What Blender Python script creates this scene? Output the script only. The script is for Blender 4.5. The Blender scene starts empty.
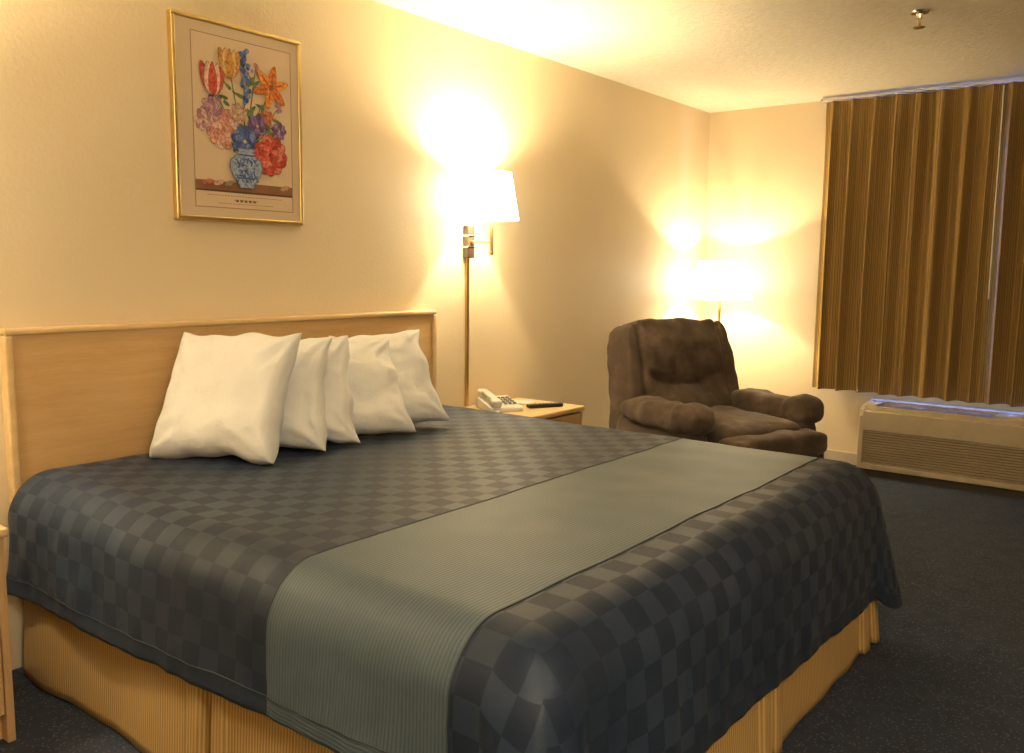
import bpy, bmesh, math, random
import numpy as np
from mathutils import Vector, Matrix, noise
random.seed(4)
sc=bpy.context.scene
sc.view_settings.view_transform='Standard'
D=2.898; W=6.018; H=2.44; XL=-1.1; YF=-1.9

# ---------------------------------------------------------------- helpers
def link(o,parent=None):
    bpy.context.collection.objects.link(o)
    if parent: o.parent=parent
    return o
def empty(name,loc=(0,0,0),rz=0):
    e=bpy.data.objects.new(name,None); e.empty_display_size=.1; e.location=loc; e.rotation_euler=(0,0,rz)
    return link(e)
def mesh(name,vs,fs,mats=None,parent=None,smooth=False,fm=None,uv=None):
    me=bpy.data.meshes.new(name); me.from_pydata([tuple(v) for v in vs],[],[tuple(f) for f in fs]); me.update()
    if mats:
        for m in (mats if isinstance(mats,(list,tuple)) else [mats]): me.materials.append(m)
    if fm is not None: me.polygons.foreach_set("material_index",fm)
    if smooth: me.polygons.foreach_set("use_smooth",[True]*len(me.polygons))
    if uv is not None:
        l=me.uv_layers.new(name="UVMap")
        for lp in me.loops: l.data[lp.index].uv=uv[lp.vertex_index]
    o=bpy.data.objects.new(name,me); return link(o,parent)
def box(name,x0,x1,y0,y1,z0,z1,mat,parent=None,bev=0,seg=2):
    bm=bmesh.new(); bmesh.ops.create_cube(bm,size=1)
    for v in bm.verts:
        v.co=Vector(((x0+x1)/2+v.co.x*(x1-x0),(y0+y1)/2+v.co.y*(y1-y0),(z0+z1)/2+v.co.z*(z1-z0)))
    if bev>0: bmesh.ops.bevel(bm,geom=bm.edges[:],offset=bev,segments=seg,affect='EDGES',profile=.5)
    me=bpy.data.meshes.new(name); bm.to_mesh(me); bm.free(); me.materials.append(mat)
    if bev>0: me.polygons.foreach_set("use_smooth",[True]*len(me.polygons)); 
    o=link(bpy.data.objects.new(name,me),parent)
    if bev>0:
        m=o.modifiers.new("wn",'WEIGHTED_NORMAL'); m.keep_sharp=True
    return o
def lathe(name,prof,mat,parent=None,loc=(0,0,0),n=40,smooth=True):
    vs=[];fs=[]
    for r,z in prof:
        for i in range(n):
            a=2*math.pi*i/n; vs.append((loc[0]+r*math.cos(a),loc[1]+r*math.sin(a),loc[2]+z))
    for j in range(len(prof)-1):
        for i in range(n):
            k=(i+1)%n; fs.append((j*n+i,j*n+k,(j+1)*n+k,(j+1)*n+i))
    o=mesh(name,vs,fs,mat,parent,smooth)
    if smooth:
        m=o.modifiers.new("es",'EDGE_SPLIT'); m.split_angle=math.radians(40)
    return o
def tube(name,pts,r,mat,parent=None,res=8):
    c=bpy.data.curves.new(name,'CURVE'); c.dimensions='3D'; c.bevel_depth=r; c.bevel_resolution=res//2; c.use_fill_caps=True
    s=c.splines.new('POLY'); s.points.add(len(pts)-1)
    for i,p in enumerate(pts): s.points[i].co=(*p,1)
    c.materials.append(mat); return link(bpy.data.objects.new(name,c),parent)
def rbox(name,c,size,mat,parent=None,k=6,n=18,disp=None,taper=None,rot=None):
    """rounded (superquadric) upholstered box from a subdivided cube"""
    bm=bmesh.new(); bmesh.ops.create_cube(bm,size=2)
    bmesh.ops.subdivide_edges(bm,edges=bm.edges[:],cuts=n,use_grid_fill=True)
    for v in bm.verts:
        p=v.co; q=Vector([math.copysign(math.sin(abs(a)*math.pi/2)**.9 if abs(a)>0 else 0,a) for a in p])
        nn=(abs(q.x)**k+abs(q.y)**k+abs(q.z)**k)**(1/k)
        v.co=q/nn
    for v in bm.verts:
        q=v.co
        if taper: q=Vector(taper(q))
        v.co=Vector((q.x*size[0]/2,q.y*size[1]/2,q.z*size[2]/2))
    bm.normal_update()
    if disp:
        offs=[v.normal*disp(v.co,v.normal) for v in bm.verts]
        for v,o in zip(bm.verts,offs): v.co+=o
    M=Matrix.Translation(Vector(c))
    if rot: M=M@rot
    bm.transform(M)
    me=bpy.data.meshes.new(name); bm.to_mesh(me); bm.free(); me.materials.append(mat)
    me.polygons.foreach_set("use_smooth",[True]*len(me.polygons))
    return link(bpy.data.objects.new(name,me),parent)
def nz(x,y,z): return noise.noise(Vector((x,y,z)))

# ---------------------------------------------------------------- materials
class N:
    def __init__(s,name):
        s.m=bpy.data.materials.new(name); s.m.use_nodes=True; s.t=s.m.node_tree; s.b=s.t.nodes["Principled BSDF"]
    def n(s,ty,**k):
        x=s.t.nodes.new(ty)
        for a,v in k.items(): setattr(x,a,v)
        return x
    def l(s,a,b): s.t.links.new(a,b)
    def coord(s,kind="Object",scale=(1,1,1),rot=(0,0,0)):
        c=s.n("ShaderNodeTexCoord"); mp=s.n("ShaderNodeMapping"); s.l(c.outputs[kind],mp.inputs[0])
        mp.inputs["Scale"].default_value=scale; mp.inputs["Rotation"].default_value=rot; return mp.outputs[0]
    def noise(s,vec,scale,detail=3,rough=.5):
        x=s.n("ShaderNodeTexNoise"); s.l(vec,x.inputs["Vector"]); x.inputs["Scale"].default_value=scale
        x.inputs["Detail"].default_value=detail; x.inputs["Roughness"].default_value=rough; return x.outputs["Fac"]
    def ramp(s,fac,stops):
        x=s.n("ShaderNodeValToRGB"); s.l(fac,x.inputs[0]); e=x.color_ramp.elements
        while len(e)<len(stops): e.new(.5)
        for i,(p,c) in enumerate(stops): e[i].position=p; e[i].color=(*c,1)
        return x.outputs[0]
    def math(s,op,a,b=None,c=None):
        x=s.n("ShaderNodeMath",operation=op)
        for i,v in enumerate((a,b,c)):
            if v is None: continue
            if isinstance(v,(int,float)): x.inputs[i].default_value=v
            else: s.l(v,x.inputs[i])
        return x.outputs[0]
    def mix(s,f,a,b):
        x=s.n("ShaderNodeMix",data_type='RGBA')
        for i,v in ((0,f),(6,a),(7,b)):
            if isinstance(v,(int,float)): x.inputs[i].default_value=v
            elif isinstance(v,tuple): x.inputs[i].default_value=(*v,1)
            else: s.l(v,x.inputs[i])
        return x.outputs[2]
    def bump(s,h,strength=.3,dist=.01):
        x=s.n("ShaderNodeBump"); s.l(h,x.inputs["Height"]); x.inputs["Strength"].default_value=strength; x.inputs["Distance"].default_value=dist
        s.l(x.outputs[0],s.b.inputs["Normal"]); return x
    def set(s,rough=.6,metal=0,spec=.5,col=None,sheen=0):
        s.b.inputs["Roughness"].default_value=rough; s.b.inputs["Metallic"].default_value=metal
        s.b.inputs["Specular IOR Level"].default_value=spec; s.b.inputs["Sheen Weight"].default_value=sheen
        if col is not None:
            if isinstance(col,tuple): s.b.inputs["Base Color"].default_value=(*col,1)
            else: s.l(col,s.b.inputs["Base Color"])
        return s.m
def plain(name,col,rough=.5,metal=0,spec=.5,var=.08,scale=12):
    a=N(name); v=a.coord(); f=a.noise(v,scale)
    c=a.ramp(f,[(.3,tuple(x*(1-var) for x in col)),(.7,tuple(min(1,x*(1+var)) for x in col))])
    return a.set(rough,metal,spec,c)
def emis(name,col,strength,base=(.9,.85,.7)):
    a=N(name); v=a.coord(); f=a.noise(v,40); c=a.ramp(f,[(.3,tuple(x*.96 for x in base)),(.7,base)])
    a.set(.7,col=c); a.b.inputs["Emission Color"].default_value=(*col,1); a.b.inputs["Emission Strength"].default_value=strength; return a.m

def m_wall():
    a=N("wall_paint"); v=a.coord(); f=a.noise(v,1.3,4); c=a.ramp(f,[(.3,(.73,.59,.38)),(.7,(.77,.63,.415))])
    b=a.noise(v,70,5,.6); a.bump(b,.28,.005); return a.set(.55,spec=.3,col=c)
def m_ceil():
    a=N("ceiling_texture"); v=a.coord(); f=a.noise(v,30,5,.6); c=a.ramp(f,[(.35,(.78,.69,.52)),(.65,(.84,.75,.58))])
    b=a.noise(v,38,6,.65); a.bump(b,.5,.010); return a.set(.85,spec=.15,col=c)
def m_carpet():
    a=N("carpet"); v=a.coord()
    vo=a.n("ShaderNodeTexVoronoi"); a.l(v,vo.inputs["Vector"]); vo.inputs["Scale"].default_value=75
    sp=a.math('LESS_THAN',vo.outputs["Distance"],.26)
    n2=a.noise(v,9,5,.7); base=a.ramp(n2,[(.3,(.046,.056,.084)),(.7,(.070,.083,.118))])
    c=a.mix(a.math('MULTIPLY',sp,.65),base,(.16,.18,.23)); b=a.noise(v,240,3); a.bump(b,.8,.012)
    return a.set(.95,spec=.1,col=c)
def m_wood(name,c1,c2,axis=0,rough=.35):
    a=N(name); s=[9,9,9]; s[axis]=.8
    v=a.coord(scale=tuple(s)); f=a.noise(v,3.2,6,.6); v2=a.coord(scale=tuple(x*8 for x in s)); g=a.noise(v2,3,3)
    f2=a.math('ADD',a.math('MULTIPLY',f,.7),a.math('MULTIPLY',g,.3))
    c=a.ramp(f2,[(.36,c1),(.62,c2)]); a.bump(f2,.08,.002); return a.set(rough,spec=.4,col=c)
def uvxy(a):
    c=a.n("ShaderNodeTexCoord"); s=a.n("ShaderNodeSeparateXYZ"); a.l(c.outputs["UV"],s.inputs[0]); return c.outputs["UV"],s.outputs[0],s.outputs[1]
def m_check():
    a=N("coverlet_check"); uv,x,y=uvxy(a); cell=.066
    fx=a.math('FLOOR',a.math('DIVIDE',x,cell)); fy=a.math('FLOOR',a.math('DIVIDE',y,cell))
    p=a.math('FLOORED_MODULO',a.math('ADD',fx,fy),2)
    cv=a.n("ShaderNodeCombineXYZ"); a.l(fx,cv.inputs[0]); a.l(fy,cv.inputs[1])
    wn=a.n("ShaderNodeTexWhiteNoise"); a.l(cv.outputs[0],wn.inputs["Vector"])
    fade=a.noise(uv,2.2,1); fade=a.ramp(fade,[(.38,(.30,.30,.30)),(.60,(1,1,1))])
    pf=a.math('MULTIPLY',p,fade); pf=a.math('MULTIPLY',pf,a.math('ADD',.75,a.math('MULTIPLY',wn.outputs[0],.3)))
    c=a.mix(pf,(.0105,.0215,.047),(.029,.048,.086))
    r=a.math('SUBTRACT',.58,a.math('MULTIPLY',p,.13))
    w=a.n("ShaderNodeTexWave"); a.l(uv,w.inputs["Vector"]); w.inputs["Scale"].default_value=160
    fine=a.noise(uv,14,4); hh=a.math('ADD',a.math('MULTIPLY',w.outputs["Fac"],.15),fine); a.bump(hh,.22,.007)
    m=a.set(.5,spec=.34,col=c,sheen=.03); a.l(r,a.b.inputs["Roughness"]); return m
def m_hem():
    a=N("coverlet_hem"); uv,x,y=uvxy(a); f=a.noise(uv,20); c=a.ramp(f,[(.3,(.012,.023,.048)),(.7,(.018,.031,.058))]); return a.set(.55,spec=.35,col=c,sheen=.03)
def m_runner(hem=False):
    a=N("coverlet_runner"+("_hem" if hem else "")); uv,x,y=uvxy(a)
    s=a.math('SINE',a.math('MULTIPLY',y if not hem else x,2*math.pi/.0095)); s=a.math('ADD',.5,a.math('MULTIPLY',s,.5))
    c=a.mix(s,(.060,.092,.120),(.098,.138,.168)); a.bump(s,.35,.002); return a.set(.5,spec=.4,col=c,sheen=.04)
def m_skirt():
    a=N("bed_skirt_fabric"); uv,x,y=uvxy(a)
    s=a.math('ADD',.5,a.math('MULTIPLY',a.math('SINE',a.math('MULTIPLY',x,2*math.pi/.011)),.5))
    c=a.mix(s,(.36,.215,.065),(.60,.40,.15)); a.bump(s,.3,.002); return a.set(.65,spec=.3,col=c,sheen=.05)
def m_curtain():
    a=N("curtain_fabric"); uv,x,y=uvxy(a)
    w=a.math('FLOORED_MODULO',a.math('DIVIDE',x,.050),1.0)
    c=a.ramp(w,[(0,(.34,.21,.062)),(.22,(.15,.088,.028)),(.30,(.40,.26,.088)),(.44,(.12,.072,.026)),(.50,(.30,.182,.053)),(.70,(.42,.28,.10)),(.80,(.16,.092,.030)),(.88,(.32,.195,.058))])
    for n in a.t.nodes:
        if n.type=='VALTORGB': n.color_ramp.interpolation='CONSTANT'
    f=a.noise(uv,400,2); c2=a.mix(a.math('MULTIPLY',f,.20),c,(.42,.30,.13)); a.bump(f,.2,.002)
    return a.set(.8,spec=.12,col=c2,sheen=.03)
def m_suede():
    a=N("recliner_microfiber"); v=a.coord(); f=a.noise(v,7,6,.6); c=a.ramp(f,[(.32,(.056,.036,.024)),(.52,(.088,.060,.041)),(.72,(.165,.118,.082))])
    g=a.noise(v,90,4); a.bump(a.math('ADD',a.math('MULTIPLY',f,.8),a.math('MULTIPLY',g,.2)),.28,.018); return a.set(.8,spec=.25,col=c,sheen=.15)
def m_cotton():
    a=N("pillow_cotton"); v=a.coord(); f=a.noise(v,5,3); c=a.ramp(f,[(.3,(.82,.815,.79)),(.7,(.88,.875,.85))])
    g=a.noise(v,11,5,.6); a.bump(g,.4,.02); return a.set(.8,spec=.2,col=c,sheen=.05)
def m_ink(i,c):
    a=N("print_ink_%d"%i); v=a.coord(); f=a.noise(v,95,4,.65)
    k=a.ramp(f,[(.34,tuple(x*.5 for x in c)),(.5,c),(.68,tuple(min(1,x*1.2+.03) for x in c))]); return a.set(.7,spec=.3,col=k)

WALL=m_wall(); CEIL=m_ceil(); CARPET=m_carpet()
MAPLE=m_wood("maple_panel",(.56,.345,.145),(.64,.415,.19),0); MAPLEZ=m_wood("maple_vertical",(.52,.32,.14),(.62,.40,.19),2)
TRIMW=m_wood("maple_trim",(.62,.42,.20),(.72,.51,.26),0,.3)
CHECK=m_check(); HEM=m_hem(); RUN=m_runner(); RUNH=m_runner(True); SKIRT=m_skirt(); CURT=m_curtain(); SUEDE=m_suede(); COT=m_cotton()
BRASS=plain("brass",(.62,.43,.18),.3,1); CHROME=plain("chrome",(.75,.72,.66),.2,1); DKWOOD=plain("dark_walnut",(.05,.028,.016),.4)
WHITEP=plain("white_plastic",(.74,.70,.62),.35); BLACKP=plain("black_plastic",(.015,.015,.017),.35); GREYP=plain("grey_plastic",(.25,.25,.25),.4)
ACB=plain("ac_case_beige",(.46,.38,.25),.5); ACD=plain("ac_grille",(.40,.31,.19),.55); ACDARK=plain("ac_dark",(.05,.04,.028),.8)
MATT=plain("mattress_ticking",(.7,.68,.62),.8); BASEB=plain("baseboard_paint",(.60,.50,.36),.5); GOLD=plain("gold_frame",(.74,.56,.24),.28,1)
WFRAME=plain("window_aluminium",(.5,.5,.52),.4,.7)
SHADE=emis("lamp_shade_linen",(1,.90,.68),14); SHADE2=emis("floor_shade_linen",(1,.90,.68),9); BULB=emis("bulb_glass",(1,.85,.6),25); FILLDOME=emis("fill_dome_glow",(1,.89,.68),12)

# ---------------------------------------------------------------- room
box("floor",XL-.1,W+.1,YF-.1,D+.1,-.1,0,CARPET)
box("ceiling",XL-.1,W+.1,YF-.1,D+.1,H,H+.1,CEIL)
box("wall_back",XL-.1,W+.1,D,D+.1,0,H,WALL)
box("wall_left",XL-.1,XL,YF,D,0,H,WALL)
box("wall_front",XL-.1,W+.1,YF-.1,YF,0,H,WALL)
wy0,wy1,wz0,wz1=.12,1.86,.56,2.20
def boxes(name,L,mat,parent=None):
    vs=[];fs=[]
    for x0,x1,y0,y1,z0,z1 in L:
        b=len(vs); vs+=[(x0,y0,z0),(x1,y0,z0),(x1,y1,z0),(x0,y1,z0),(x0,y0,z1),(x1,y0,z1),(x1,y1,z1),(x0,y1,z1)]
        fs+=[tuple(b+i for i in f) for f in((0,3,2,1),(4,5,6,7),(0,1,5,4),(1,2,6,5),(2,3,7,6),(3,0,4,7))]
    return mesh(name,vs,fs,mat,parent)
boxes("wall_right",[(W,W+.1,YF,wy0,0,H),(W,W+.1,wy1,D,0,H),(W,W+.1,wy0,wy1,0,wz0),(W,W+.1,wy0,wy1,wz1,H)],WALL)
boxes("baseboard_right",[(W-.012,W,YF,.5,0,.08),(W-.012,W,1.66,D,0,.08)],BASEB)
boxes("baseboard_back",[(XL,.42,D-.012,D,0,.08),(3.75,W-.012,D-.012,D,0,.08)],BASEB)
win=empty("window_1")
boxes("window_frame",[(W+.03,W+.07,wy0,wy1,wz0,wz0+.05),(W+.03,W+.07,wy0,wy1,wz1-.05,wz1),(W+.03,W+.07,wy0,wy0+.05,wz0+.05,wz1-.05),(W+.03,W+.07,wy1-.05,wy1,wz0+.05,wz1-.05),(W+.03,W+.07,.90,.96,wz0+.05,wz1-.05)],WFRAME,win)
g=N("window_glass"); g.set(.02,spec=.5,col=(.9,.95,1))
tr=g.n("ShaderNodeBsdfTransparent"); gl=g.n("ShaderNodeBsdfGlossy"); gl.inputs["Roughness"].default_value=.03; mx=g.n("ShaderNodeMixShader"); mx.inputs[0].default_value=.06
g.l(tr.outputs[0],mx.inputs[1]); g.l(gl.outputs[0],mx.inputs[2]); g.l(mx.outputs[0],g.t.nodes["Material Output"].inputs[0])
boxes("window_glass_pane",[(W+.048,W+.052,wy0+.05,wy1-.05,wz0+.05,wz1-.05)],g.m,win)

# ---------------------------------------------------------------- headboard
hb=empty("headboard")
hx0,hx1,hz=1.13,3.065,1.10
box("panel",hx0+.025,hx1-.025,2.862,2.896,.25,hz-.02,MAPLE,hb)
box("top_rail",hx0,hx1,2.852,2.896,hz-.022,hz,TRIMW,hb,.008,3)
box("left_rail",hx0,hx0+.027,2.852,2.896,.25,hz-.02,TRIMW,hb,.008,3)
box("right_rail",hx1-.027,hx1,2.852,2.896,.25,hz-.02,TRIMW,hb,.008,3)

# ---------------------------------------------------------------- bed
bed=empty("bed")
bx0,bx1,by0,by1,bz=1.11,3.165,.80,2.835,.648
RY0,RY1=1.000,1.535
box("box_spring",bx0+.06,bx1-.06,by0+.06,by1,.16,.38,MATT,bed,.03)
box("mattress",bx0+.03,bx1-.03,by0+.03,by1,.38,.615,MATT,bed,.09,5)
boxes("bed_frame",[(bx0+.12,bx1-.12,by0+.12,by1-.02,.10,.16)]+[(x-.03,x+.03,y-.03,y+.03,0,.10) for x in(bx0+.25,2.1,bx1-.25) for y in(by0+.3,by1-.3)],DKWOOD,bed)
R=.13; q=math.pi/2*R
def coverlet():
    ix0,ix1,iy0=bx0+R,bx1-R,by0+R
    nL,nX,nF,nY=44,110,44,120
    S=[-1+i/nL for i in range(nL)]+[i/nX for i in range(nX+1)]+[1+(i+1)/nL for i in range(nL)]
    body=sorted(set([iy0+(by1-iy0)*i/nY for i in range(nY+1)]))
    for e in(RY0,RY1):
        j=min(range(len(body)),key=lambda k:abs(body[k]-e)); body[j]=e
    T=[-1+i/nF for i in range(nF)]+body
    def dleft(t):
        k=(t-iy0)/(by1-iy0); k=max(0,min(1,k)); return .445-.06*(1-k)**1.3
    def dft(x): return .475+.065*max(0,min(1,(x-ix0)/(ix1-ix0)))**1.2
    vs=[];uv=[]
    for ti,t in enumerate(T):
        for s in S:
            sfx=ix0+(ix1-ix0)*max(0,min(1,s)); dfoot=dft(sfx)
            tf=iy0+t*dfoot if ti<nF else t
            if s<0: sf=ix0+s*dleft(tf)
            elif s>1: sf=ix1+(s-1)*.46
            else: sf=sfx
            cx=min(max(sf,ix0),ix1); cy=max(tf,iy0)
            dx,dy=sf-cx,tf-cy; d=math.hypot(dx,dy)
            if d<1e-9:
                vs.append((sf,tf,bz+.006*nz(sf*2.2,tf*2.2,0)+.003*nz(sf*7,tf*7,3)))
            else:
                nx,ny=dx/d,dy/d
                corner=abs(nx*ny)*2
                if corner>1e-6:
                    dd_s=(dleft(tf) if dx<0 else .46)
                    dmax=min(dd_s/max(abs(nx),1e-6),dfoot/max(abs(ny),1e-6)); base=dd_s*nx*nx+dfoot*ny*ny
                    d=d*(base*(1+.24*corner))/dmax
                if d<q: h=R*math.sin(d/R); v=R*(1-math.cos(d/R))
                else: h=R; v=R+(d-q)
                k=max(0,(d-q*.6)/.33)
                al=cx*1.0+cy*1.0
                rip=.014*nz(al*4.0,d*1.2,5)+.009*nz(al*11,d*2.5,9)+.004*nz(al*24,d*5,2)
                flare=.022
                if corner>1e-6:
                    th=math.atan2(-ny,abs(nx))
                    rip=rip*(1-corner)+corner*.010*math.sin(th*8+1)
                    flare=.022+.058*corner
                h+=k*flare+min(k,1)*rip+.002*nz(sf*20,tf*20,2)
                v-= (k**2)*flare*.25
                if nx<-.5: h+=.010*math.sin((cy*11+d*18))*min(k,1)*(.5+.5*nz(cy*2,0,1))+.006*math.sin(cy*34-d*30)*min(k,1)*max(0,nz(cy*3,d*2,8))*2
                z0=bz+.006*nz(cx*2.2,cy*2.2,0)+.003*nz(cx*7,cy*7,3)
                vs.append((cx+nx*h,cy+ny*h,z0-v))
            uv.append((sf,tf))
    ns=len(S);fs=[];fm=[]
    for j in range(len(T)-1):
        tm=(T[j]+T[j+1])/2
        for i in range(ns-1):
            fs.append((j*ns+i,j*ns+i+1,(j+1)*ns+i+1,(j+1)*ns+i))
            hemL=(i<5 or i>=ns-1-5); hemF=(j<4)
            if j>=nF and RY0<tm<RY1: fm.append(3 if hemL else 2)
            else: fm.append(1 if (hemL or hemF) else 0)
    o=mesh("coverlet",vs,fs,[CHECK,HEM,RUN,RUNH],bed,True,fm,uv)
    m=o.modifiers.new("thick",'SOLIDIFY'); m.thickness=.006; m.offset=-1
    return vs,ns,T,nF
cv,ns,T,nF=coverlet()
PIPE=plain("seam_piping",(.018,.028,.042),.6)
for nm,e in(("runner_seam_foot",RY0),("runner_seam_head",RY1)):
    j=min(range(nF,len(T)),key=lambda k:abs(T[k]-e)); tube(nm,[tuple(cv[j*ns+i]) for i in range(ns)],.0022,PIPE,bed)
tube("hem_stitch",[tuple(Vector(cv[j*ns+5])+Vector((-.001,0,0))) for j in range(nF,len(T))],.0016,PIPE,bed)
def skirt():
    inset=.03
    x0,x1,y0,y1=bx0+inset,bx1-inset-.01,by0+inset-.01,by1-.01
    pl=[]
    def seg(a,b,pleats):
        a=Vector(a);b=Vector(b);L=(b-a).length;dr=(b-a)/L;nrm=Vector((dr.y,-dr.x))
        n=int(L/.007)
        for i in range(n+1):
            s=L*i/n; off=.006*math.sin(s*9)+.008*nz(s*3,a.x,0); 
            for pc in pleats:
                dd=abs(s-pc)
                if dd<.07: off+=.018-.115*max(0,1-dd/.028)
            p=a+dr*s+nrm*off; pl.append((p.x,p.y))
    seg((x0,y1),(x0,y0),[1.02,1.96]); seg((x0,y0),(x1,y0),[.05,1.0,1.90]); seg((x1,y0),(x1,y1),[.04,.9])
    vs=[];uv=[];fs=[];L=0;K=14;prev=None
    cx,cy=(x0+x1)/2,(y0+y1)/2
    for k,(x,y) in enumerate(pl):
        if prev: L+=math.hypot(x-prev[0],y-prev[1])
        prev=(x,y)
        for j in range(K+1):
            z=.010+.37*j/K; f=1-j/K
            ox=(1 if x>cx else -1)*.022*f if (x<x0+.12 or x>x1-.12) else 0
            oy=-.026*f if y<y0+.12 else 0
            w=f*.011*nz(L*5,z*2,4)
            vs.append((x+ox+(w if ox else 0),y+oy+(w if oy else 0),z)); uv.append((L,z))
    n=len(pl)
    for k in range(n-1):
        for j in range(K): a=k*(K+1)+j; fs.append((a,a+K+1,a+K+2,a+1))
    o=mesh("bed_skirt",vs,fs,SKIRT,bed,True,None,uv); m=o.modifiers.new("t",'SOLIDIFY'); m.thickness=.003
skirt()

# ---------------------------------------------------------------- pillows
def pillow(c,yaw,lean,w,h,t,seed,roll=0,tp=0):
    n=40; vs=[];fs=[]; 
    def P(u,v,sgn):
        e=((1-u**4)*(1-v**4))
        th=t/2*max(e,0)**.42*(1-.20*(v))
        x=u*w/2*(1-.085*(1-v*v))*(1-tp*v); z=v*h/2*(1-.085*(1-u*u))
        ed=min(1-abs(u),1-abs(v))
        cr=0
        for cu_,cv_ in((1,1),(-1,1),(1,-1),(-1,-1)):
            dd=math.hypot(u-cu_,v-cv_); an=math.atan2(v-cv_,u-cu_)
            cr+=.007*math.sin(an*9+seed)*math.exp(-((dd-.35)/.28)**2)
        y=sgn*th + (.012*nz(u*2.3+seed,v*2.3,sgn)+.007*nz(u*6+seed,v*6,sgn*2)+.003*nz(u*13,v*13+seed,sgn)+cr)*min(1,ed*5)
        y+= .016*nz(u*1.5,v*1.5,seed+7)
        z+= .020*nz(u*2.1,seed,0); x+=.016*nz(v*2.4,seed,5)
        return Vector((x,y,z))
    idx={}
    def vid(i,j,s):
        if i in(0,n) or j in(0,n): s=0
        k=(i,j,s)
        if k not in idx:
            u=math.sin((-1+2*i/n)*math.pi/2); v=math.sin((-1+2*j/n)*math.pi/2)
            idx[k]=len(vs); vs.append(P(u,v,s))
        return idx[k]
    for s in(1,-1):
        for i in range(n):
            for j in range(n):
                f=[vid(i,j,s),vid(i+1,j,s),vid(i+1,j+1,s),vid(i,j+1,s)]
                if s==1: f=f[::-1]
                fs.append(f)
    M=Matrix.Rotation(yaw,4,'Z')@Matrix.Rotation(-lean,4,'X')@Matrix.Rotation(roll,4,'Y')
    pts=[M@p for p in vs]; zmin=min(p.z for p in pts)
    pts=[p+Vector((c[0],c[1],c[2]-zmin)) for p in pts]
    ym=max(p.y for p in pts)
    if ym>2.846: pts=[p-Vector((0,ym-2.846,0)) for p in pts]
    return mesh("pillow",pts,fs,COT,None,True)
dg=math.radians
pz=.643
pillow((1.72,2.58,pz),-dg(66),dg(28),.46,.47,.17,1,-.02)
pillow((1.90,2.57,pz),-dg(57),dg(21),.41,.42,.135,7,-.03,.04)
pillow((2.02,2.57,pz),-dg(50),dg(21),.40,.41,.12,13,-.05,.08)
pillow((2.235,2.56,pz),-dg(33),dg(27),.44,.40,.14,19,-.045,.13)
pillow((2.43,2.57,pz),-dg(30),dg(26),.44,.41,.14,27,-.06,.13)

# ---------------------------------------------------------------- picture
pic=empty("framed_picture")
px0,px1,pz0,pz1=1.735,2.293,1.463,2.18; PW,PH=px1-px0,pz1-pz0; fy=D-.03
box("backing",px0+.005,px1-.005,D-.022,D-.001,pz0+.005,pz1-.005,plain("mat_board",(.62,.48,.32),.8,var=.02,scale=3),pic)
box("frame_top",px0,px1,fy,D-.001,pz1-.016,pz1,GOLD,pic,.004); box("frame_bottom",px0,px1,fy,D-.001,pz0,pz0+.016,GOLD,pic,.004)
box("frame_left",px0,px0+.016,fy,D-.001,pz0+.014,pz1-.014,GOLD,pic,.004); box("frame_right",px1-.016,px1,fy,D-.001,pz0+.014,pz1-.014,GOLD,pic,.004)
PV=[];PF=[];PM=[];mats=[];pm={}
def flat(pts,mat):
    y=D-.0225-(len(PF)+1)*.000012
    if mat.name not in pm: pm[mat.name]=len(mats); mats.append(mat)
    b=len(PV); PV.extend([(px0+a*PW,y,pz0+c*PH) for a,c in pts]); PF.append(tuple(range(b,b+len(pts)))); PM.append(pm[mat.name])
ink={}
def pmt(c,flatc=False):
    if c not in ink: ink[c]=plain("print_ink_%d"%len(ink),c,.7,var=.04,scale=4) if flatc else m_ink(len(ink),c)
    return ink[c]
def rect(a0,a1,b0,b1,c): flat([(a0,b0),(a1,b0),(a1,b1),(a0,b1)],pmt(c,True))
asp=PW/PH
def ell(a,b,ra,rb,rot,c,k=16,tip=0,out=True):
    for g_,cc in (((1.09,tuple(x*.58 for x in c)),(1,c)) if out else ((1,c),)):
        P=[]
        for i in range(k):
            t=2*math.pi*i/k; x=ra*g_*math.cos(t); y=rb*g_*math.sin(t)*(1-tip*math.cos(t))
            X=x*math.cos(rot)-y*math.sin(rot); Y=x*math.sin(rot)+y*math.cos(rot); P.append((a+X,b+Y*asp))
        flat(P,pmt(cc))
rect(.135,.915,.068,.928,(.35,.22,.12)); rect(.142,.908,.073,.923,(.66,.50,.33))
rect(.142,.908,.155,.205,(.26,.11,.05)); rect(.142,.908,.150,.160,(.10,.05,.03))
for i in range(3):
    w=(.30,.10,.22)[i]
    for j in range(int(w*2/.022)): rect(.525-w+j*.022,.525-w+j*.022+.015,.131-.02*i,.135-.02*i,(.30,.19,.12))
for j in range(5): rect(.44+j*.034,.44+j*.034+.022,.104,.116,(.18,.10,.07))
G1,G2,G3=(.07,.12,.04),(.15,.20,.07),(.10,.18,.11)
stems=[(.28,.66),(.42,.76),(.53,.86),(.73,.70),(.36,.50),(.66,.62),(.22,.55),(.80,.55),(.60,.70),(.80,.62),(.33,.62),(.62,.80)]
for a1,b1 in stems:
    w=.005; flat([(.52-w,.36),(.52+w,.36),(a1+w*.7,b1),(a1-w*.7,b1)],pmt(G1))
for i in range(70):
    t=random.uniform(.15,.95); sx,sy=random.choice(stems); a=.52+(sx-.52)*t; b=.36+(sy-.36)*t
    ell(a+random.uniform(-.05,.05),b+random.uniform(-.03,.03),random.uniform(.025,.06),.012,random.uniform(0,3.1),random.choice((G1,G2,G3)),12,.5,False)
for sx,sy in((.80,.62),(.33,.62),(.62,.80)):
    for i in range(7): ell(sx+random.uniform(-.03,.03),sy+random.uniform(-.025,.025),.012,.012,0,random.choice(((.5,.2,.25),(.3,.2,.4),(.6,.4,.2))),8)
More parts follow.
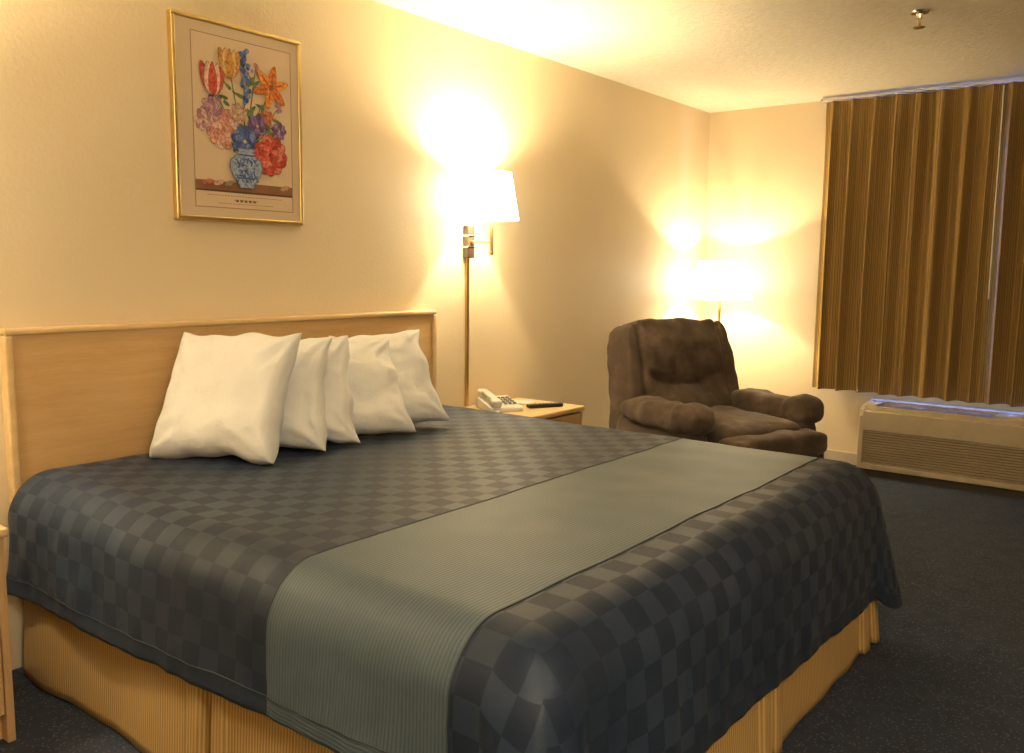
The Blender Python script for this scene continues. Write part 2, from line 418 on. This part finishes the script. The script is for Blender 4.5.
def bloom(a,b,r,cols,n=7,in_=None):
    for ring,(rr,m) in enumerate(((1,n+2),(.72,n),(.48,n-1),(.25,4))):
        for i in range(m):
            t=2*math.pi*i/m+ring*.5+random.uniform(-.2,.2)
            ell(a+math.cos(t)*r*.58*rr,b+math.sin(t)*r*.58*rr*asp,r*.44*rr+.006,r*.30*rr+.004,t+random.uniform(-.3,.3),cols[(i+ring)%len(cols)],12)
    if in_: ell(a,b,r*.13,r*.13,0,in_,10)
bloom(.36,.47,.125,[(.68,.34,.27),(.72,.46,.37),(.58,.25,.20)],8,(.5,.2,.1))
bloom(.27,.56,.075,[(.36,.16,.24),(.52,.32,.34)],6,(.5,.4,.1))
bloom(.21,.50,.065,[(.62,.40,.34),(.42,.20,.22)],6)
bloom(.80,.50,.055,[(.18,.08,.20),(.34,.22,.38)],6,(.6,.5,.2)); bloom(.70,.56,.05,[(.55,.20,.08),(.40,.12,.04)],5)
bloom(.62,.51,.07,[(.13,.07,.17),(.24,.15,.33)],6,(.6,.5,.2)); bloom(.47,.56,.06,[(.60,.44,.30),(.48,.28,.18)],6)
bloom(.515,.42,.095,[(.08,.13,.36),(.16,.23,.48),(.05,.08,.26)],8,(.6,.5,.2))
bloom(.72,.365,.13,[(.58,.08,.05),(.68,.19,.12),(.42,.05,.03)],10,(.3,.03,.02))
for k in range(6):
    t=.3+k*math.pi/3; ell(.735+math.cos(t)*.068,.72+math.sin(t)*.068*asp,.078,.030,t,((.76,.28,.05),(.66,.18,.03))[k%2],16,.3)
    ell(.735+math.cos(t)*.06,.72+math.sin(t)*.06*asp,.045,.006,t,(.34,.08,.03),8,0,False)
ell(.735,.72,.018,.018,0,(.25,.08,.03))
for a,b,c1,c2,s in((.28,.70,(.54,.08,.05),(.72,.48,.36),1.25),(.41,.79,(.58,.27,.06),(.66,.42,.15),1.15)):
    for k,(dx,rot,cc) in enumerate(((-.036,1.95,c1),(.036,1.2,c1),(-.018,1.7,c2),(.020,1.42,c2),(0,1.57,c1))):
        ell(a+dx*s,b+.01,.078*s,.030*s-(.008 if k>2 else 0),rot,cc,16,.35)
for i in range(26): ell(.53+random.uniform(-.03,.035),.62+i*.0105,.017,.014,random.random()*3,random.choice(((.09,.15,.42),(.15,.25,.52),(.05,.09,.26))),9)
vz=[(-.05,0),(.05,0),(.06,.02),(.10,.06),(.125,.10),(.115,.14),(.07,.17),(.055,.185),(.07,.20),(-.07,.20),(-.055,.185),(-.07,.17),(-.115,.14),(-.125,.10),(-.10,.06),(-.06,.02)]
flat([(.52+x*1.06,.178+y*1.02) for x,y in vz],pmt((.10,.12,.2))); flat([(.52+x,.18+y) for x,y in vz],pmt((.30,.36,.47)))
for i in range(70): ell(.52+random.uniform(-.09,.09),.275+random.uniform(-.065,.055),random.uniform(.006,.018),.006,random.uniform(0,3),random.choice(((.05,.10,.32),(.10,.16,.38))),8,0,False)
for bb in(.345,.225): flat([(.455,bb),(.585,bb),(.585,bb+.008),(.455,bb+.008)],pmt((.05,.10,.30)))
for a,c in((.22,(.50,.15,.1)),(.30,(.6,.36,.28)),(.83,(.5,.3,.18)),(.38,(.25,.2,.12))): ell(a,.195,.038,.016,.3,c,12)
mesh("flower_print",PV,PF,mats,pic,False,PM)

# ---------------------------------------------------------------- lamps
def point(name,loc,e,col=(1,.835,.54),r=.035,parent=None):
    l=bpy.data.lights.new(name,'POINT'); l.energy=e; l.color=col; l.shadow_soft_size=r
    o=bpy.data.objects.new(name,l); o.location=loc; return link(o,parent)
def wall_lamp(x,energy):
    e=empty("wall_lamp"); cy=2.735; dz=.02
    box("bracket",x-.026,x+.026,D-.035,D-.001,1.35,1.51,DKWOOD,e,.004)
    box("bracket_band_upper",x-.027,x+.027,D-.037,D-.002,1.455,1.464,CHROME,e,.002); box("bracket_band_lower",x-.027,x+.027,D-.037,D-.002,1.40,1.409,CHROME,e,.002)
    tube("arm",[(x,D-.03,1.43),(x,D-.07,1.43),(x,cy,1.43)],.007,BRASS,e)
    tube("stem",[(x,cy,1.375),(x,cy,1.60+dz)],.009,BRASS,e)
    lathe("knob",[(0,-.012),(.011,-.008),(.013,0),(.011,.008),(0,.012)],BRASS,e,(x,cy,1.375),20)
    lathe("socket",[(0,0),(.018,0),(.018,.05),(0,.05)],BRASS,e,(x,cy,1.56+dz),20)
    lathe("bulb",[(0,0),(.012,.005),(.028,.04),(.02,.065),(0,.075)],BULB,e,(x,cy,1.61+dz),20)
    lathe("shade",[(.134,0),(.096,.225),(.094,.225),(.132,0),(.134,0)],SHADE,e,(x,cy,1.515+dz),48)
    boxes("shade_spider",[(x-.094,x+.094,cy-.002,cy+.002,1.722+dz,1.726+dz),(x-.002,x+.002,cy-.094,cy+.094,1.722+dz,1.726+dz)],BRASS,e)
    box("cord_cover",x-.009,x+.009,D-.014,D-.001,.60,1.35,BRASS,e,.002)
    point("bulb_light",(x,cy,1.71),energy,parent=e,r=.03)
    return e
wall_lamp(3.325,105); wall_lamp(.60,85)
def floor_lamp(x,y,energy):
    e=empty("floor_lamp")
    lathe("base",[(0,0),(.14,0),(.14,.015),(.12,.03),(.03,.04),(.012,.06)],BRASS,e,(x,y,0)); tube("pole",[(x,y,.04),(x,y,1.16)],.011,BRASS,e)
    lathe("socket",[(0,0),(.02,0),(.02,.06),(0,.06)],BRASS,e,(x,y,1.13),20)
    lathe("bulb",[(0,0),(.012,.005),(.03,.04),(.02,.07),(0,.08)],BULB,e,(x,y,1.19),20)
    lathe("shade",[(.22,0),(.155,.26),(.152,.26),(.217,0),(.22,0)],SHADE2,e,(x,y,1.105),56)
    boxes("shade_spider",[(x-.152,x+.152,y-.002,y+.002,1.355,1.359),(x-.002,x+.002,y-.152,y+.152,1.355,1.359),(x-.003,x+.003,y-.003,y+.003,1.26,1.356)],BRASS,e)
    point("bulb_light",(x,y,1.25),energy,parent=e,r=.03)
floor_lamp(5.66,2.60,140)
fill=empty("added_fill_light")  # invented dome fixture behind the camera, added as base fill for the room
lathe("fill_dome",[(0,-.10),(.08,-.092),(.14,-.065),(.17,-.02),(.17,0)],FILLDOME,fill,(.1,-.7,H-.012)); lathe("fill_dome_rim",[(.17,0),(.19,0),(.19,.012),(.17,.012)],BRASS,fill,(.1,-.7,H-.012))
point("fill_point",(.1,-.7,H-.20),85,(1,.89,.70),.12,fill)

# ---------------------------------------------------------------- nightstands + items
def nightstand(x0,x1):
    e=empty("nightstand"); y0,y1=2.435,2.875
    box("top",x0,x1,y0,y1,.575,.602,TRIMW,e,.008,3)
    box("side_left",x0+.01,x0+.032,y0+.012,y1,0,.575,MAPLEZ,e,.003); box("side_right",x1-.032,x1-.01,y0+.012,y1,0,.575,MAPLEZ,e,.003)
    box("back_panel",x0+.03,x1-.03,y1-.015,y1-.002,.05,.575,MAPLEZ,e); box("kick",x0+.03,x1-.03,y0+.05,y0+.065,0,.07,MAPLEZ,e)
    box("drawer_upper",x0+.035,x1-.035,y0+.008,y0+.03,.40,.565,MAPLE,e,.004); box("drawer_lower",x0+.035,x1-.035,y0+.008,y0+.03,.085,.39,MAPLE,e,.004)
    for z in(.485,.25): tube("pull",[((x0+x1)/2-.05,y0+.008,z),((x0+x1)/2-.045,y0-.012,z),((x0+x1)/2+.045,y0-.012,z),((x0+x1)/2+.05,y0+.008,z)],.005,BRASS,e)
nightstand(3.24,3.735); nightstand(.44,.95)
ph=empty("telephone",(3.345,2.69,.603),math.radians(-28))
vs=[(-.09,-.10,0),(.09,-.10,0),(.09,.10,0),(-.09,.10,0),(-.085,-.095,.025),(.085,-.095,.025),(.085,.095,.055),(-.085,.095,.055)]
o=mesh("base",vs,[(0,3,2,1),(4,5,6,7),(0,1,5,4),(1,2,6,5),(2,3,7,6),(3,0,4,7)],WHITEP,ph); b=o.modifiers.new("b",'BEVEL'); b.width=.008; b.segments=3
tilt=Matrix.Rotation(math.atan2(.03,.19),4,'X')
rbox("handset_grip",(-.055,0,.070),(.038,.20,.024),WHITEP,ph,4,8,rot=tilt)
rbox("handset_ear",(-.055,.082,.070),(.052,.055,.042),WHITEP,ph,4,8,rot=tilt); rbox("handset_mouth",(-.055,-.082,.045),(.052,.055,.042),WHITEP,ph,4,8,rot=tilt)
for i in range(3):
    for j in range(4): 
        y=-.065+j*.03; box("key",.0+i*.024,.016+i*.024,y,y+.018,.03+.158*(y+.095),.0365+.158*(y+.105),GREYP,ph,.002)
tube("cord",[(-.06+.012*math.cos(t*1.2),-.11-.0009*t,.008+.006*math.sin(t*1.2)) for t in range(0,40)],.002,WHITEP,ph)
rc=empty("remote_control",(3.55,2.56,.603),math.radians(62))
box("body",-.024,.024,-.095,.095,0,.018,BLACKP,rc,.006,3)
for i in range(3):
    for j in range(6): box("button",-.017+i*.013,-.008+i*.013,-.07+j*.022,-.060+j*.022,.017,.0205,GREYP,rc,.001)
npd=empty("notepad",(3.57,2.74,.603),.3); box("pages",-.05,.05,-.07,.07,0,.008,WHITEP,npd,.001); box("cover_strip",-.05,.05,.055,.0705,.0,.0095,DKWOOD,npd,.001)

# ---------------------------------------------------------------- recliner
rcl=empty("recliner_armchair",(4.54,2.32,0),math.radians(-22))
def wr(sc_,amp,seed=0):
    return lambda p,n: amp*nz(p.x*sc_+seed,p.y*sc_,p.z*sc_)+amp*.5*nz(p.x*sc_*2.4,p.y*sc_*2.4+seed,p.z*sc_*2.4)
rbox("base",(0,-.33,.24),(.70,.62,.34),SUEDE,rcl,8,14)
boxes("glide_frame",[(-.30,.30,-.55,-.05,0,.08)],BLACKP,rcl)
def seat_d(p,n): return .016*nz(p.x*6,p.y*6,1)+.008*nz(p.x*14,p.y*14,2)
rbox("seat_cushion",(0,-.40,.435),(.62,.66,.19),SUEDE,rcl,4,24,seat_d)
rbox("footrest",(.02,-.71,.27),(.68,.16,.38),SUEDE,rcl,6,16,wr(7,.010,3))
rbox("footrest_roll",(.02,-.73,.415),(.68,.20,.14),SUEDE,rcl,4,20,wr(8,.012,5))
for sx in(-1,1):
    rbox("arm_panel_"+("left" if sx<0 else "right"),(sx*.39,-.32,.29),(.15,.62,.46),SUEDE,rcl,7,16,wr(6,.008,sx))
    def ad(p,n,sx=sx):
        o=.018*nz(p.x*7+sx,p.y*7,p.z*7)+.010*nz(p.x*15,p.y*15,sx)+.003*nz(p.x*30,p.y*30,p.z*30)
        o-=.026*math.exp(-((p.y+.13)/.018)**2)*(1 if n.z>-.3 else 0)
        o+=.018*math.exp(-((p.y+.24)/.09)**2)
        return o
    rbox("arm_pillow_"+("left" if sx<0 else "right"),(sx*.395,-.35,.55),(.195,.62,.135),SUEDE,rcl,3.2,30,ad)
def bt(qv):
    f=1+.060*(-qv.z) ; return (qv.x*f,qv.y*(1-.15*qv.z),qv.z-.015*qv.x*qv.x*max(qv.z,0))
def bd(p,n):
    o=.012*nz(p.x*5,p.z*5,2)+.009*nz(p.x*13,p.z*13,7)+.003*nz(p.x*26,p.z*26,7)
    if n.y<0.2:
        zc=-.04+.75*p.x*p.x
        gl=math.exp(-((p.z-zc)/.018)**2)*(1 if abs(p.x)<.22 else max(0,1-(abs(p.x)-.22)/.06))
        o-=.055*gl
        for xc,am in((-.17,.6),(-.09,1),(.0,.8),(.09,1),(.17,.6)):
            ph_=p.x-xc*(1+1.2*(p.z+.04))
            if p.z>zc: o-=.022*am*math.exp(-(ph_/.012)**2)*math.exp(-((p.z-zc)/.13)**2)
            else: o-=.014*am*math.exp(-((p.x-xc)/.011)**2)*math.exp(-((p.z-zc)/.08)**2)
        for xs in(-.31,.31): o-=.026*math.exp(-((p.x-xs*(1-.16*p.z))/.014)**2)
        o+=.055*math.exp(-((p.z-.17)/.11)**2)*max(0,1-(p.x/.33)**2)+.045*math.exp(-((p.z+.19)/.08)**2)*max(0,1-(p.x/.33)**2)
    return o
rbox("backrest",(0.0,.045,.68),(.80,.24,.65),SUEDE,rcl,12,52,bd,bt,Matrix.Rotation(math.radians(-14),4,'X'))

# ---------------------------------------------------------------- curtains
def curtain(y0,y1,seed,x0=5.90,meet=None,push=0):
    n=int(abs(y1-y0)/.0035); nzv=36; z0,z1=.515,2.405
    vs=[];uv=[];fs=[];L=0;pv=None
    for i in range(n+1):
        y=y0+(y1-y0)*i/n
        ph=y*2*math.pi/.128+2.0*nz(y*2.3,seed,0)
        for j in range(nzv+1):
            k=j/nzv; z=z0+(z1-z0)*k
            p2=ph+.6*nz(y*2,z*.7,seed+3)
            a=.042*(1+.55*nz(y*5,seed,z*.5)); a*=(.72+.28*min(1,(1-k)*6))
            s=math.sin(p2); off=a*math.copysign(abs(s)**.8,s)+.010*math.sin(p2*2.1+seed)
            if k>.93: off=off*.8
            en=min(1,min(abs(y-y0),abs(y-y1))/.05)
            m_=min(1,abs(y-meet)/.06)
            off=off*m_+push*(1-m_)
            vs.append((x0-off,y+en*(.012*math.cos(p2)*(1-k*.4)+.010*(1-k)*nz(y*6,seed,1)),z+(.006*nz(y*5,seed,2) if j==0 else 0)))
        b=vs[i*(nzv+1)]
        if pv: L+=math.hypot(b[0]-pv[0],b[1]-pv[1])
        pv=b
        for j in range(nzv+1): uv.append((L,j/nzv))
    for i in range(n):
        for j in range(nzv): a=i*(nzv+1)+j; fs.append((a,a+1,a+nzv+2,a+nzv+1))
    return mesh("curtain",vs,fs,CURT,None,True,None,uv)
curtain(2.02,.985,1,meet=.985,push=.012); curtain(.992,-.09,5,meet=.992,push=-.012)
cr=empty("curtain_rod"); box("track",5.885,5.925,-.12,2.05,2.410,2.426,WHITEP,cr,.003); box("end_bracket_left",5.885,W-.001,2.035,2.05,2.405,2.43,WHITEP,cr,.003); box("end_bracket_right",5.885,W-.001,-.12,-.10,2.405,2.43,WHITEP,cr,.003)
tube("draw_wand",[(5.835,.975,2.38),(5.835,.97,1.15)],.004,WHITEP,cr)

# ---------------------------------------------------------------- air conditioner
ac=empty("air_conditioner"); ax0,ax1,ay0,ay1=5.71,6.012,.55,1.635
box("base",ax0+.03,ax1,ay0+.01,ay1-.01,.0,.07,ACDARK,ac)
pr=[(ax1,.05),(ax0,.05),(ax0,.39),(ax0+.012,.43),(ax0+.05,.45),(ax1,.474)]
def extr(name,pr,y0,y1,mat,par):
    n=len(pr); vs=[(x,y0,z) for x,z in pr]+[(x,y1,z) for x,z in pr]
    fs=[tuple(range(n)),tuple(range(2*n-1,n-1,-1))]+[(i,i+n,(i+1)%n+n,(i+1)%n) for i in range(n)]
    o=mesh(name,vs,fs,mat,par); b=o.modifiers.new("b",'BEVEL'); b.width=.006; b.segments=2; return o
extr("case_end_left",pr,ay1-.03,ay1,ACB,ac); extr("case_end_right",pr,ay0,ay0+.03,ACB,ac)
extr("case_core",[(ax1,.07),(ax0+.03,.07),(ax0+.03,.40),(ax1,.44)],ay0+.02,ay1-.02,ACDARK,ac)
box("front_band_top",ax0,ax0+.04,ay0+.02,ay1-.02,.30,.425,ACB,ac,.006); box("front_band_bottom",ax0,ax0+.04,ay0+.02,ay1-.02,.05,.085,ACB,ac,.004)
for i in range(13):
    z=.090+i*.0165
    mesh("louver",[(ax0+.004,ay0+.025,z),(ax0+.004,ay1-.025,z),(ax0+.030,ay1-.025,z+.010),(ax0+.030,ay0+.025,z+.010),(ax0+.004,ay0+.025,z+.009),(ax0+.004,ay1-.025,z+.009)],[(0,1,2,3),(0,4,5,1),(4,3,2,5)],ACD,ac)
box("top_panel_front",ax0+.035,ax0+.075,ay0+.02,ay1-.02,.42,.452,ACB,ac,.004); box("top_panel_rear",ax0+.20,ax1,ay0+.02,ay1-.02,.42,.471,ACB,ac,.004)
box("control_lid",ax0+.07,ax0+.205,ay0+.02,ay0+.33,.41,.464,ACB,ac,.004); box("top_panel_left",ax0+.07,ax0+.205,ay1-.09,ay1-.02,.41,.462,ACB,ac,.004)
boxes("vent_fins",[(ax0+.075,ax0+.20,ay0+.34+i*.0146,ay0+.345+i*.0146,.425,.456) for i in range(44)],ACD,ac)

# ---------------------------------------------------------------- sprinkler
sp=empty("fire_sprinkler"); L0=(4.24,1.06,H)
lathe("escutcheon",[(0,0),(.04,0),(.036,-.008),(.015,-.012),(.012,-.03),(0,-.03)],CHROME,sp,L0,28)
tube("frame_left",[(4.24-.012,1.06,H-.028),(4.24-.018,1.06,H-.045),(4.24,1.06,H-.064)],.003,BRASS,sp); tube("frame_right",[(4.24+.012,1.06,H-.028),(4.24+.018,1.06,H-.045),(4.24,1.06,H-.064)],.003,BRASS,sp)
lathe("deflector",[(0,-.064),(.024,-.066),(.024,-.069),(0,-.069)],BRASS,sp,L0,24)

# ---------------------------------------------------------------- daylight
w=bpy.data.worlds.new("world"); sc.world=w; w.use_nodes=True; w.node_tree.nodes["Background"].inputs[0].default_value=(.14,.28,.95,1); w.node_tree.nodes["Background"].inputs[1].default_value=1.0
al=bpy.data.lights.new("daylight",'AREA'); al.shape='RECTANGLE'; al.size=1.9; al.size_y=1.8; al.energy=320; al.color=(.13,.27,1)
ao=bpy.data.objects.new("daylight",al); ao.location=(W+.45,1.0,1.35); ao.rotation_euler=(0,math.radians(90),0); link(ao)
# ---------------------------------------------------------------- camera
f=870; pi_,ya,ro=map(math.radians,(7.07,38.0,.62))
F=Vector((math.cos(pi_)*math.cos(ya),math.cos(pi_)*math.sin(ya),-math.sin(pi_))); r=Vector((math.sin(ya),-math.cos(ya),0)); u=r.cross(F)
r2=r*math.cos(ro)+u*math.sin(ro); u2=-r*math.sin(ro)+u*math.cos(ro)
cam=bpy.data.cameras.new("camera"); cam.lens=f/1024*36; cam.sensor_width=36; cam.clip_start=.02
co=link(bpy.data.objects.new("camera",cam)); co.matrix_world=Matrix(((r2.x,u2.x,-F.x,0),(r2.y,u2.y,-F.y,0),(r2.z,u2.z,-F.z,1.30),(0,0,0,1)))
sc.camera=co
